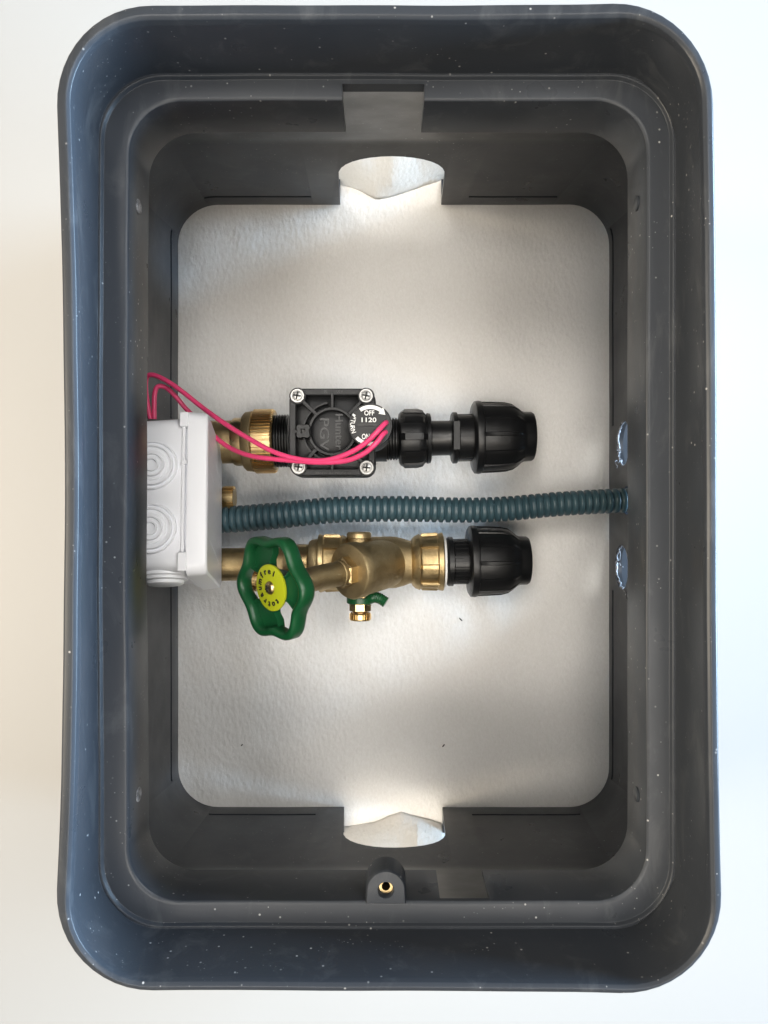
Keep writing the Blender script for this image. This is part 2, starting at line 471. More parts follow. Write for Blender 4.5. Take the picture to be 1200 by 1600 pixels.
def ringverts(r):
    out = []
    for x, y in rrect(r[0], r[1], r[2], r[3], r[4], 12, 22, (0.0, 0, r[6], 0)):
        # hand-made unevenness of a thin moulded wall
        if r[6] > .002:   # the free rim is warped: corners flare, one more than the others
            dx = (x - (r[0] + r[1]) / 2) / (r[1] - r[0]) * 2; dy = (y - (r[2] + r[3]) / 2) / (r[3] - r[2]) * 2
            q = r[6] / B1
            k4 = max(0, dx) * max(0, -dy) * q; k1_ = max(0, dx) * max(0, dy) * q
            x += .0030 * k4 ** 2 - .0026 * k1_ ** 2; y -= .0024 * k4 ** 2; y += .0018 * k1_ ** 2
        wob = 0.00035 * noise.noise(Vector((x * 25, y * 25, 0.5)))
        out.append(Vector((x + wob, y + 0.00035 * noise.noise(Vector((x * 25, y * 25, 7.5))), r[5])))
    return out
V, F = loft([ringverts(r) for r in rings], closed=True)
body = mk('box_shell', V, F, M_BOX, BOX, None)

CUT = []
def cutter(data):
    o = mk('cutter', data[0], data[1], None, None, None); CUT.append(o); return o
def cutbox(x0, x1, y0, y1, z0, z1): cutter(boxdata(((x0 + x1) / 2, (y0 + y1) / 2, (z0 + z1) / 2), (x1 - x0, y1 - y0, z1 - z0)))
kL = 0.35 / FPX
# latch slot in the far ledge
cutbox((535 - 600) * kL, (663 - 600) * kL, led_i[3] - .004, (800 - 131) * kL, 0.22, 0.27)
# small slot in the near throat wall
cutbox((688 - 600) * kL, (766 - 600) * kL, led_i[2] - .0060, led_i[2] + .006, 0.22, 0.2575)
# pipe arches in both ends
def arch(yc, x0, x1, h):
    c = (x0 + x1) / 2; hw = (x1 - x0) / 2; pts = [(c - hw, -0.01), (c - hw * .93, h * .62)]
    for k in range(1, 16):
        a = PI - PI * k / 16
        pts.append((c + hw * .93 * math.cos(a), h * .62 + h * .38 * math.sin(a) ** .8))
    pts += [(c + hw * .93, h * .62), (c + hw, -0.01)]
    N = len(pts); V = [Vector((x, yc - .03, z)) for x, z in pts] + [Vector((x, yc + .03, z)) for x, z in pts]
    F = [tuple(range(N)), tuple(range(N, 2 * N))] + [(k, (k + 1) % N, N + (k + 1) % N, N + k) for k in range(N)]
    cutter((V, F))
kb = .61 / FPX
arch(bot[3], (531 - 600) * kb, (690 - 600) * kb, .104)
arch(bot[2], (537 - 600) * kb, (692 - 600) * kb, .094)
# drilled holes in the right wall
HOLES = [(P(973, 693, .040).y, .040, .0175, 1), (P(970, 782, .050).y, .050, .0108, 0), (P(965, 886, .036).y, .036, .0175, 1)]
for (y, z, r, s) in HOLES:
    cutter(lathe_data([(-.02, r), (.02, r)], (bot[1], y, z), (1, 0, 0), 40))
# moulded grooves near the foot of the walls
def wall_in(side, z):
    t = min(1, z / .130)
    return bot[side] + (sho[side] - bot[side]) * t
zg = 0.021
for (px0, px1) in ((328, 490), (728, 862)):
    cutbox((px0 - 600) * kb, (px1 - 600) * kb, wall_in(3, zg) - .004, wall_in(3, zg) + .0030, zg - .0017, zg + .0017)
for (px0, px1) in ((335, 497), (733, 897)):
    cutbox((px0 - 600) * kb, (px1 - 600) * kb, wall_in(2, zg) - .0030, wall_in(2, zg) + .004, zg - .0017, zg + .0017)
zs = 0.024
for (py0, py1) in ((376, 660), (905, 1205)):
    cutbox(wall_in(0, zs) - .0030, wall_in(0, zs) + .004, (800 - py1) * kb, (800 - py0) * kb, zs - .0019, zs + .0019)
zs2 = 0.0125
for (py0, py1) in ((365, 668), (920, 1210)):
    cutbox(wall_in(1, zs2) - .004, wall_in(1, zs2) + .0030, (800 - py1) * kb, (800 - py0) * kb, zs2 - .0018, zs2 + .0018)
# screw hole through the boss is made with the boss itself
for c in CUT:
    md = body.modifiers.new('cut', 'BOOLEAN'); md.operation = 'DIFFERENCE'; md.solver = 'EXACT'; md.object = c
    c.location = -Vector((0.005, 0.005, 0)) + Vector((0.005, 0.005, 0))
bpy.context.view_layer.update()
dg = bpy.context.evaluated_depsgraph_get()
me2 = bpy.data.meshes.new_from_object(body.evaluated_get(dg))
body.modifiers.clear(); old = body.data; body.data = me2; bpy.data.meshes.remove(old)
me2.materials.clear(); me2.materials.append(M_BOX)
for p_ in me2.polygons: p_.material_index = 0
me2.shade_smooth(); me2.set_sharp_from_angle(angle=R(34))
for c in CUT:
    d = c.data; bpy.data.objects.remove(c); bpy.data.meshes.remove(d)

# screw boss on the near throat wall
bc = Vector(((603 - 600) * .352 / FPX, (800 - 1386) * .352 / FPX, 0)); br = .0094
def boss_ring(rad, z, back):
    pts = []
    for k in range(25):
        a = PI - PI * k / 24
        pts.append(Vector((bc.x + rad * math.cos(a), bc.y + rad * math.sin(a), z)))
    pts += [Vector((bc.x + rad * 1.04, bc.y - back, z)), Vector((bc.x - rad * 1.04, bc.y - back, z))]
    return pts
hr = .0036
def hole_ring(rad, z):
    pts = []
    for k in range(27):
        a = PI / 2 + (12 - k) * 2 * PI / 27
        pts.append(Vector((bc.x + rad * math.cos(a), bc.y + rad * math.sin(a), z)))
    return pts
V, F = loft([boss_ring(br * 1.03, .2475, .009), boss_ring(br, .2590, .0072), boss_ring(br * .97, .2602, .0066), boss_ring(br * .92, .2610, .006), hole_ring(hr * 1.12, .2610), hole_ring(hr, .2604), hole_ring(hr, .2490)], caps=True)
boss = mk('screw_boss', V, F, M_BOX, BOX, 40)
lathe('brass_insert', [(-.006, .0028), (-.006, .0034), (0, .0034), (0, .0021), (-.006, .0021)], (bc.x, bc.y, .2572), (0, 0, 1), M_BRASS, boss, 32)

# ejector pin marks on the throat wall
for (px, py, D, sx, mtv) in ((211, 323, .364, 1, 0), (213, 1241, .364, 1, 0), (996, 318, .364, -1, 0), (1001, 1241, .364, -1, 0)):
    x = led_i[0] if sx > 0 else led_i[1]
    y = (800 - py) * D / FPX
    x += .0011 * sx * (1 - ((y - .005) / .19) ** 2) * (-1 if sx > 0 else 0)
    lathe('pin_mark', [(-.003, .0036), (0.0002, .0036), (0.0004, .0032), (0.0004, .0010)], (x, y, CAM_Z - D), (sx, 0, 0), M_CUT if sx > 0 else M_BOX, BOX, 24)

# burred edges and shavings of the two drilled holes
for k, (y, z, r, s) in enumerate(HOLES):
    if not s: continue
    random.seed(20 + k); pts = []
    xw = wall_in(1, z)
    for i in range(48):
        a = 2 * PI * i / 48
        rr_ = r * (1 + .02 * random.uniform(-1, 1))
        pts.append(Vector((wall_in(1, z + rr_ * math.sin(a)) + .0008 * random.uniform(-1, 1) + .0015, y + rr_ * math.cos(a), z + rr_ * math.sin(a))))
    pts.append(pts[0].copy())
    rd = [(random.uniform(.0008, .0012) if k == 0 else random.uniform(.0005, .0013)) for _ in range(49)]; rd[48] = rd[0]
    V, F = tube_data(pts, lambda i: rd[i], 8)
    mk('hole_burr', V, F, M_CUT, BOX, 50)
    for j in range(3 if k == 0 else 6):
        a = random.uniform(PI * .9, PI * 1.9)
        p0 = Vector((xw + .001, y + r * .9 * math.cos(a), z + r * .9 * math.sin(a)))
        pts = [p0]
        for q in range(5):
            pts.append(pts[-1] + Vector((random.uniform(-.002, .0015), random.uniform(-.003, .003), random.uniform(.0005, .004))))
        V, F = tube_data(spline(pts, 5), .00035, 5)
        mk('shaving', V, F, M_CUT, BOX, 60)

# ------------------------------------------------------------------ shared fittings
AX = Vector((1, 0, 0))
def at(axis_pts, z):
    """axis frame of a pipe run given by two picture points at its height"""
    a, b_ = P(*axis_pts[0], z), P(*axis_pts[1], z)
    d = (b_ - a).normalized()
    return a, d
def run(x, o, d, z):
    """distance along the run of the picture column x"""
    X = (x - 600) * (CAM_Z - z) / FPX
    return (X - o.x) / d.x
def pr(spec, o, d, z):
    return [(run(q[0], o, d, z), S(q[1], z)) + tuple(q[2:]) for q in spec]

def compression_nut(par, o, d, z, x0, k, rmax, dark=M_BLACK):
    """big ribbed clamp nut of a pipe fitting; x0 picture column of its flange, k px length scale"""
    sp = [(x0, .52), (x0 + 1 * k, .90), (x0 + 4 * k, .985), (x0 + 10 * k, 1.0), (x0 + 14 * k, .985), (x0 + 15 * k, .94, 1), (x0 + 30 * k, .935, 1), (x0 + 52 * k, .915, 1), (x0 + 63 * k, .87, .9),
          (x0 + 71 * k, .79, .45), (x0 + 77 * k, .705, .1), (x0 + 81 * k, .68), (x0 + 92 * k, .672), (x0 + 95 * k, .64), (x0 + 95 * k, .46), (x0 + 78 * k, .43)]
    return lathe('clamp_nut', [(run(q[0], o, d, z), S(q[1] * rmax, z)) + tuple(q[2:]) for q in sp], o, d, dark, par, ribs=(12, .16, S(rmax * .035, z)), smooth=34)

# ------------------------------------------------------------------ upper run: solenoid valve line
ZU = 0.046
uo, ud = at(((340, 691), (783, 683)), ZU)
# brass manifold feeding both runs, mostly under the junction box
ZM = 0.040
man = root('brass_manifold', P(300, 790, ZM) - Vector((0, 0, .02)), 'brass feed manifold with two pipe stubs running in under the white junction box', 'manifold')
mc = P(282, 690, ZM); mc2 = P(282, 892, ZM)
lathe('header_pipe', [(0, .006), (0, .0120), ((mc - mc2).length, .0120), ((mc - mc2).length, .006)], mc2, (0, 1, 0), M_PIPE, man, 40)
lathe('feed_pipe', pr([(283, 30), (283, 33.5), (368, 33.5), (368, 30)], uo, ud, ZU), uo, ud, M_PIPE, man, 48)
ring = lathe('union_collar', pr([(366, 28), (366, 36), (369, 37.5), (381, 37.5), (383, 35), (383, 25)], uo, ud, ZU), uo, ud, M_BRASS, man, 48)
nut = lathe('union_nut', pr([(381, 30), (382, 42), (386, 46), (397, 47.5), (398.5, 46)], uo, ud, ZU), uo, ud, M_CAST, man, 64)
lathe('knurled_ring', pr([(398, 40), (398.5, 45.5, 1), (400, 47, 1), (428, 47, 1), (431, 45, 1), (431, 30)], uo, ud, ZU), uo, ud, M_BRASS, nut, ribs=(60, .5, S(3.0, ZU)), smooth=25)
# small knurled drain cap between the two pipes
ko = P(300, 778, .043)
lathe('drain_cap', [(0, .004), (0, .0062), (S(49, .043), .0062), (S(49, .043), .0078, 1), (S(52, .043), .0082, 1), (S(66, .043), .0082, 1), (S(67, .043), .0074, 1), (S(67, .043), .003)], ko, AX, M_BRASS, man, ribs=(24, .5, .0009), smooth=25)

# lower feed pipe and its collars
ZL = 0.046
lo, ld = at(((350, 882), (800, 876)), ZL)
lathe('feed_pipe', pr([(283, 20), (283, 25.5), (446, 25.5), (446, 20)], lo, ld, ZL), lo, ld, M_PIPE, man, 48)
lathe('union_collar', pr([(445, 20), (446, 28.5), (449, 30), (482, 30), (484, 28), (484, 20)], lo, ld, ZL), lo, ld, M_BRASS, man, 48)

# solenoid valve
sv = root('solenoid_valve', P(519, 684, .012), 'black solenoid irrigation valve with square ribbed cap and four steel screws', 'solenoid valve')
def threads(x0, x1, r, depth, pitch):
    out = [(x0, r * .7)]; x = x0
    while x + pitch <= x1:
        out += [(x, r - depth), (x + pitch * .3, r), (x + pitch * .6, r), (x + pitch * .95, r - depth)]
        x += pitch
    out.append((x1, r - depth)); out.append((x1, r * .7)); return out
lathe('inlet_thread', pr(threads(428, 454, 41, 3, 4.2), uo, ud, ZU), uo, ud, M_BLACK, sv, 48)
lathe('outlet_thread', pr([(580, 22), (580, 35), (604, 35)] + threads(604, 628, 33, 2.6, 4.4)[1:], uo, ud, ZU), uo, ud, M_BLACK, sv, 48)
ZC = 0.108
def capring(d, z, r, x0=452, x1=586, y0=607, y1=743):
    a = P(x0, y1, ZC); b_ = P(x1, y0, ZC)
    return [Vector((x, y, z)) for x, y in rrect(a.x - d, b_.x + d, a.y - d, b_.y + d, r, 8, 6)]
cr = .0075
V, F = loft([capring(-.012, .020, cr), capring(-.006, .026, cr), capring(-.004, .070, cr), capring(-.001, .078, cr), capring(.0004, .080, cr), capring(.0004, .0955, cr)])
vb = mk('valve_body', V, F, M_VALVE, sv, 34)
V, F = loft([capring(.0002, .0962, cr), capring(0, .0967, cr), capring(0, .0982, cr), capring(-.0006, .0986, cr)])
cap = mk('valve_cap', V, F, M_VALVE, sv, 34)
zt, zf = ZC, .0985
def ringwall(d0, d1, r0, r1, z0, z1):
    A = capring(-d0, z0, r0); B = capring(-d0, z1 - .0005, r0); B2 = capring(-d0 - .0006, z1, r0)
    C2 = capring(-d1 + .0006, z1, r1); C = capring(-d1, z1 - .0005, r1); D_ = capring(-d1, z0, r1)
    return loft([A, B, B2, C2, C, D_], closed=True)
V, F = ringwall(0, .0046, cr, .004, zf, zt)
mk('cap_rim', V, F, M_VALVE, cap, 34)
ctr = P(519, 674, ZC)
k1 = S(1, ZC)
lathe('cap_ring', [(0, 33 * k1), (zt - zf - .0004, 33.5 * k1), (zt - zf, 34 * k1), (zt - zf, 37.5 * k1), (zt - zf - .0005, 38 * k1), (0, 38.5 * k1), (0, 33 * k1)], (ctr.x, ctr.y, zf), (0, 0, 1), M_VALVE, cap, 72, close=False)
lathe('cap_dome', [(0, 33.5 * k1), (.0049, 33 * k1), (.0057, 28 * k1), (.0063, 18 * k1), (.0065, 4 * k1)], (ctr.x, ctr.y, zf), (0, 0, 1), M_VALVE, cap, 72)
def rib(x0, y0, x1, y1, wd):
    a = P(x0, y0, ZC); b_ = P(x1, y1, ZC); d = b_ - a; ang = math.atan2(d.y, d.x)
    c = (a + b_) / 2; c.z = (zf + zt - .0004) / 2
    box('cap_rib', c, (d.length, wd * k1, zt - .0004 - zf + .001), M_VALVE, cap, Matrix.Rotation(ang, 3, 'Z'), .0004)
rib(519, 612, 519, 637, 5); rib(519, 711, 519, 738, 5)
rib(472, 626, 494, 647, 6); rib(566, 626, 545, 647, 6); rib(474, 724, 494, 702, 6); rib(566, 722, 545, 702, 6)
rib(457, 674, 482, 674, 6); rib(556, 690, 582, 690, 5)
for (a0, a1) in ((100, 170), (190, 260), (280, 330)):
    A = [ctr + Vector((math.cos(R(a0 + (a1 - a0) * q / 14)), math.sin(R(a0 + (a1 - a0) * q / 14)), 0)) * (45.5 * k1) for q in range(15)]
    mk('cap_arc', *join([boxdata(((p.x + q.x) / 2, (p.y + q.y) / 2, (zf + zt - .0010) / 2), ((q - p).length * 1.06, 2.6 * k1, zt - .0010 - zf), Matrix.Rotation(math.atan2(q.y - p.y, q.x - p.x), 3, 'Z')) for p, q in zip(A, A[1:])]), M_VALVE, cap, 30)
# bleed knob
kn = P(474, 674, .111)
pts = []
for i in range(48):
    a = 2 * PI * i / 48
    r = k1 * (11.0 + 1.9 * math.cos(4 * (a - PI / 4)))
    pts.append((r * math.cos(a), r * math.sin(a)))
def knr(sc_, z): return [Vector((kn.x + x * sc_, kn.y + y * sc_, z)) for x, y in pts]
V, F = loft([knr(1.05, .099), knr(1.05, .1118), knr(.97, .1128), knr(.38, .1128), knr(.34, .1098)])
bk = mk('bleed_knob', V, F, M_VALVE, sv, 34)
box('knob_slot', (kn.x, kn.y, .1104), (.0014, .0062, .001), M_DARKSLOT, bk, Matrix.Rotation(.5, 3, 'Z'))
# four screws with bosses
for (px, py) in ((465, 619), (572, 619), (467, 730), (573, 731)):
    c = P(px, py, ZC)
    lathe('screw_boss', [(0, 13.2 * k1), (zt - zf, 13.2 * k1), (zt - zf + .0006, 12.6 * k1)], (c.x, c.y, zf), (0, 0, 1), M_VALVE, cap, 36)
    s_ = lathe('screw', [(0, 11.2 * k1), (.0012, 11.2 * k1), (.0016, 10.4 * k1), (.0016, 8.6 * k1), (.0010, 8.2 * k1), (.0010, 7.6 * k1), (.0022, 7.2 * k1), (.0027, 4 * k1), (.0028, .6 * k1)], (c.x, c.y, zt + .0005), (0, 0, 1), M_STEEL, sv, 40)
    rot = random.uniform(-.3, .3)
    V, F = join([boxdata((c.x, c.y, zt + .0031), (.0052, .0011, .0010), Matrix.Rotation(rot + q * PI / 2, 3, 'Z')) for q in (0, 1)])
    mk('cross_slot', V, F, M_DARKSLOT, s_, 30)
# embossed lettering on the cap, read from the right
RZ = Matrix.Rotation(-PI / 2, 4, 'Z')
def letters(s, px, py, z, wpx, hpx, rot, mat_, par, name='lettering', depth=.0003, bold=0.0):
    c = P(px, py, z)
    d = fit(text_mesh(s, .01, depth, bold), wpx * S(1, z), hpx * S(1, z))
    V, F = place(d, Matrix.Translation(Vector((c.x, c.y, z))) @ Matrix.Rotation(rot, 4, 'Z'))
    return mk(name, V, F, mat_, par, None)
M_EMB = mat('lit_embossing', (0.015, 0.0155, 0.0165), 0.36)  # lighter than the cap: light caught by the raised letters, put into the colour
letters('PGV', 507, 679, zf + .0064, 50, 14, -PI / 2, M_EMB, cap, depth=.0005)
letters('Hunter', 530, 675, zf + .0064, 56, 12, -PI / 2, M_EMB, cap, depth=.0005, bold=.00015)
letters('MADE IN MEXICO', 521, 739.0, zt, 55, 3.6, 0, M_EMB, cap, depth=.0002)
letters('R', 509, 611.5, zt, 5, 5, 0, M_EMB, cap, depth=.0002)
letters('US K', 531, 611.5, zt, 10, 3.6, 0, M_EMB, cap, depth=.0002)

# solenoid head
ZS = 0.140
scn = P(578.7, 664.5, ZS); rs = S(34.2, ZS)
lathe('solenoid', [(0, rs * .9), (.012, rs * .9), (.013, rs * .98), (ZS - .085 - .0008, rs), (ZS - .085, rs * .985), (ZS - .085, rs * .93), (ZS - .0853, rs * .92)], (scn.x, scn.y, .085), (0, 0, 1), M_VALVE, sv, 72)
sol = bpy.data.objects[[o.name for o in sv.children if o.name.startswith('solenoid')][-1]]
zp = ZS - .0001
letters('OFF', 577, 645.2, zp, 15.5, 7.8, 0, M_WHITEPRINT, sol, bold=.00012)
letters('1120', 576.5, 656.0, zp, 23, 7.2, 0, M_WHITEPRINT, sol, bold=.0001)
letters('ON', 571.5, 682, zp, 12, 8.6, 0, M_WHITEPRINT, sol, bold=.00012)
def polar(r, deg, z=zp): return Vector((scn.x + r * math.cos(R(deg)), scn.y + r * math.sin(R(deg)), z))
for ch, dg_ in (('T', 166), ('U', 177), ('R', 188), ('N', 199.5)):
    c = polar(rs * .82, dg_)
    d = fit(text_mesh(ch, .01, .0003, .0001), S(5.4, ZS), S(7.2, ZS))
    V, F = place(d, Matrix.Translation(c) @ Matrix.Rotation(R(dg_ - 180 - 90 - 0) , 4, 'Z'))
    mk('lettering', V, F, M_WHITEPRINT, sol, None)
for ch, dg_, rr_, hh in (('1', 148, .88, 4.6), ('/', 152, .83, 7), ('4', 156.5, .79, 4.6)):
    c = polar(rs * rr_, dg_)
    d = fit(text_mesh(ch, .01, .0003, .0001), S(2.6, ZS), S(hh, ZS))
    V, F = place(d, Matrix.Translation(c) @ Matrix.Rotation(R(dg_ - 180 - 90), 4, 'Z'))
    mk('lettering', V, F, M_WHITEPRINT, sol, None)
def arcband(a0, a1, r0, r1, head):
    V = []; F = []; n = 18
    for i in range(n + 1):
        a = a0 + (a1 - a0) * i / n
        for zz in (zp - .0003, zp + .0003):
            V += [polar(r0 * rs, a, zz), polar(r1 * rs, a, zz)]
    for i in range(n):
        b_ = i * 4; F += [(b_ + 2, b_ + 3, b_ + 7, b_ + 6), (b_, b_ + 4, b_ + 5, b_ + 1), (b_, b_ + 2, b_ + 6, b_ + 4), (b_ + 1, b_ + 5, b_ + 7, b_ + 3)]
    if head:
        n0 = len(V)
        for zz in (zp - .0003, zp + .0003):
            V += [polar(rs * (r0 - .10), a1, zz), polar(rs * (r1 + .10), a1, zz), polar(rs * (r0 + r1) / 2, a1 + head, zz)]
        F += [(n0, n0 + 1, n0 + 2), (n0 + 3, n0 + 5, n0 + 4), (n0, n0 + 3, n0 + 4, n0 + 1), (n0 + 1, n0 + 4, n0 + 5, n0 + 2), (n0 + 2, n0 + 5, n0 + 3, n0)]
    mk('printed_arrow', V, F, M_WHITEPRINT, sol, None)
arcband(124, 55, .75, .92, -20)
arcband(222, 292, .76, .92, 0)
c = P(576, 664, ZS)
box('key_slot', (c.x - .001, c.y, zp), (S(30, ZS), S(4.2, ZS), .0006), M_BLACKPRINT, sol)
box('key_tab', (c.x, c.y - .0003, zp + .0003), (S(14, ZS), S(2.4, ZS), .0006), M_VALVE, sol)

# upper clamp fitting
uf = root('clamp_fitting', P(740, 684, ZU - .03), 'black pipe clamp fitting screwed to the solenoid valve by a ribbed union nut', 'pipe fitting', 'black pipe fittings')
lathe('union_nut', pr([(622, 30), (623, 38), (626, 42), (630, 43, .4), (632, 43, 1), (652, 43, 1), (660, 41, 1), (665, 37, .3), (665.5, 37), (667, 39.5), (672, 38.5), (673, 36), (673, 25)], uo, ud, ZU), uo, ud, M_BLACK, uf, ribs=(10, .34, S(3.4, ZU)), smooth=30, phase=.02)
bdy = lathe('fitting_body', pr([(670, 22), (670, 27.5), (701, 27), (704, 28), (705, 37), (707, 40), (713, 40), (715, 37), (716, 35.5), (740, 35.5), (742, 28)], uo, ud, ZU), uo, ud, M_BLACK, uf, 56)
# raised bars of the neck
a_, u_, v_ = frame(ud)
for q in range(12):
    an = 2 * PI * q / 12 + .13
    c = uo + ud * run(727, uo, ud, ZU) + (u_ * math.cos(an) + v_ * math.sin(an)) * S(35.3, ZU)
    mt = Matrix((ud, (u_ * math.cos(an) + v_ * math.sin(an)), ud.cross(u_ * math.cos(an) + v_ * math.sin(an)))).transposed()
    box('neck_rib', c, (S(26, ZU), S(3, ZU), S(3.5, ZU)), M_BLACK, bdy, mt)
fl_c = uo + ud * run(710, uo, ud, ZU) + Vector((0, 0, S(39.8, ZU)))
box('flange_flat', fl_c, (S(10.5, ZU), S(44, ZU), S(2.4, ZU)), M_BLACK, bdy, None, .0004)
compression_nut(uf, uo, ud, ZU, 737, 1.0, 57)

# ------------------------------------------------------------------ lower run: brass shut-off valve
bv = root('shutoff_valve', P(590, 880, ZL - .02), 'cast brass slanted-seat shut-off valve with green handwheel below the conduit', 'valve')
lathe('valve_body', pr([(496, 25), (496, 33), (502, 36), (540, 38), (560, 40), (600, 40.5), (618, 40), (630, 37), (640, 33.5), (648, 33)], lo, ld, ZL), lo, ld, M_CAST, bv, 64)
def cast_nut(name, x0, x1, r, mirror=False):
    L = x1 - x0
    sp = [(0, .72), (.03, .80), (.12, .90), (.26, .965), (.30, .92, 0), (.34, .90, 1), (.80, .92, 1), (.84, .97), (.97, 1.0), (1.0, .98), (1.0, .6)]
    if mirror: sp = [(1 - q[0],) + q[1:] for q in sp][::-1]
    return lathe(name, pr([(x0 + q[0] * L, q[1] * r) + tuple(q[2:]) for q in sp], lo, ld, ZL), lo, ld, M_PIPE, bv, ribs=(8, .16, S(r * .085, ZL)), smooth=30, phase=.12)
n1_ = cast_nut('end_nut', 642, 692, 45.5)
n2_ = cast_nut('end_nut', 499, 548, 45.5, True)
lathe('nut_neck', pr([(482, 24), (484, 34), (488, 37), (496, 38), (501, 36)], lo, ld, ZL), lo, ld, M_CAST, bv, 48)
# slanted bonnet
hb = P(545, 893, .080)
hw = P(425, 918, .128)
s = (hw - hb).normalized()
rb_ = S(44.5, .080)
bonn = lathe('bonnet', [(-.050, rb_ * .80), (-.034, rb_ * .90), (-.022, rb_ * .93), (-.012, rb_ * .95), (-.0085, rb_ * .96), (-.0080, rb_ * 1.0), (-.0015, rb_ * 1.0), (0, rb_ * .965), (.0005, rb_ * .90), (.0006, rb_ * .3)], hb, s, M_CAST, bv, 72)
lathe('bonnet_hex', [(0, .0105), (.0005, .0115), (.0065, .0115), (.0078, .0100), (.0078, .006)], hb, s, M_PIPE, bonn, 6, smooth=20, phase=.3)
lathe('stem_sleeve', [(.006, .0092), (.008, .0096), (.010, .0096), (.0105, .0089), (.046, .0084), (.050, .0078), (.050, .004)], hb, s, M_CAST, bonn, 48)
lathe('spindle', [(.048, .0052), (.064, .0052)], hb, s, M_BRASS, bonn, 32)
kk = hw - s * .013
# side plug (top in the picture) and drain cock (bottom)
pl = P(561, 852, .052)
lathe('side_plug', [(-.012, .0082), (.0005, .0082), (.001, .0094), (.0042, .0094), (.0055, .0084), (.0058, .003)], pl + Vector((0, .0045, 0)), (0, 1, 0), M_PIPE, bv, 40)
dr = P(563, 934, .050)
dc = lathe('drain_cock', [(-.014, .0085), (.004, .0085), (.004, .0088), (.0095, .0088), (.0100, .0070), (.0110, .0052), (.0118, .0052)], dr, (0, -1, 0), M_BRASS, bv, 8, smooth=25, phase=.4)
lathe('knurled_tip', [(.0112, .005), (.0114, .0068, 1), (.0124, .0074, 1), (.0160, .0074, 1), (.0170, .0066, 1), (.0170, .002)], dr, (0, -1, 0), M_BRASS, dc, ribs=(24, .5, .0009), smooth=25)
gr = lathe('outlet_ring', [(-.0005, .0075), (-.0005, .0104), (.0036, .0104), (.0042, .0096), (.0042, .007)], dr, (0, -1, 0), M_GREEN, bv, 40)
V, F = tube_data(spline([dr + Vector((.004, -.002, .002)), dr + Vector((.010, .001, .006)), dr + Vector((.0145, .0005, .008)), dr + Vector((.0195, -.0025, .009))], 8), lambda i: [.0038, .0042][i % 2] if i > 8 else .0042, 18)
mk('outlet_spout', V, F, M_GREEN, gr, 40)
c = Vector((P(606, 856, .078).x, P(606, 853, .078).y, 0))
# cast mark on the body: small raised letters
d = fit(text_mesh('PN', .01, .0006), S(22, .08), S(9, .08))
top = lo + ld * run(600, lo, ld, ZL)
mt = Matrix.Translation(top) @ Matrix.Rotation(R(-38), 4, 'X') @ Matrix.Translation(Vector((0, 0, S(40.6, ZL)))) @ Matrix.Rotation(R(175), 4, 'Z')
V, F = place(d, mt); mk('lettering', V, F, M_CAST, bv, None)

# handwheel
e2 = (Vector((0, 1, 0)) - s * s.y).normalized(); e1 = e2.cross(s).normalized()
WM = Matrix((e1, e2, s)).transposed().to_4x4(); WM.translation = hw
def rim_r(a): return .0343 + .0024 * math.cos(6 * a)
NT = 144; rings_ = []
sec = [(-.0052, -.0060), (-.0060, -.0045), (-.0060, .0010), (-.0052, .0030), (-.0034, .0040), (-.0016, .0038), (-.0003, .0026), (0, .0005), (-.0001, -.0050), (-.0010, -.0066), (-.0028, -.0072)]
V = []; F = []
for i in range(NT):
    a = 2 * PI * i / NT; r = rim_r(a)
    # the crest of the rim thickens a little on the lobes
    for (dr_, h) in sec:
        V.append(WM @ Vector(((r + dr_) * math.cos(a), (r + dr_) * math.sin(a), h)))
ns = len(sec)
for i in range(NT):
    i2 = (i + 1) % NT
    for k in range(ns):
        k2 = (k + 1) % ns
        F.append((i * ns + k, i2 * ns + k, i2 * ns + k2, i * ns + k2))
hwl = mk('handwheel', V, F, M_GREEN, bv, 50)
for wb in (0, 120, 240):
    n = 28; half = 35
    V = []; F = []
    for i in range(n + 1):
        a = R(wb - half + 2 * half * i / n)
        e_ = abs(2 * i / n - 1)
        row = []
        lipz = .0022 if e_ > .86 else 0
        for (r, zt_, zb_) in ((.011, -.0010, -.0050), (.018, -.0024, -.0055), (.022, -.0034, -.0062), (.0262, -.0034, -.0062), (None, -.0020, -.0060)):
            rr_ = (rim_r(a) - .004) if r is None else r
            af = R(wb) + (a - R(wb)) * (1.0 if rr_ > .02 else .86)
            row.append((rr_, af, zt_ + lipz, zb_))
        for (rr_, af, z1, z0) in row:
            V.append(WM @ Vector((rr_ * math.cos(af), rr_ * math.sin(af), z1)))
        for (rr_, af, z1, z0) in reversed(row):
            V.append(WM @ Vector((rr_ * math.cos(af), rr_ * math.sin(af), z0)))
    N = 10
    for i in range(n):
        for k in range(N):
            k2 = (k + 1) % N
            F.append((i * N + k, (i + 1) * N + k, (i + 1) * N + k2, i * N + k2))
    F.append(tuple(range(N))); F.append(tuple(n * N + k for k in range(N)))
    mk('web', V, F, M_GREEN, hwl, 40)
lathe('hub', [(-.012, .006), (-.012, .0095), (-.004, .0125), (-.0008, .0150), (-.0004, .0150), (-.0004, .005)], hw, s, M_GREEN, hwl, 48)
disc = lathe('badge', [(-.0004, .010), (-.0004, .0152), (.0006, .0156), (.0014, .0154), (.0016, .0148), (.0016, .002)], hw, s, M_YELLOW, hwl, 64)
txt = []
for i, ch in enumerate('totraumfrei'):
    a = R(-49 - 25.1 * i)
    base = text_mesh(ch, .0056, .00035, .00012)
    # seat the glyph on a common baseline
    d = ([v + Vector((0, 0, 0)) for v in base[0]], base[1])
    txt.append(place(d, WM @ Matrix.Rotation(a, 4, 'Z') @ Matrix.Translation(Vector((.0110, 0, .0018))) @ Matrix.Rotation(-PI / 2, 4, 'Z')))
V, F = join(txt); mk('lettering', V, F, M_BLACKPRINT, disc, None)
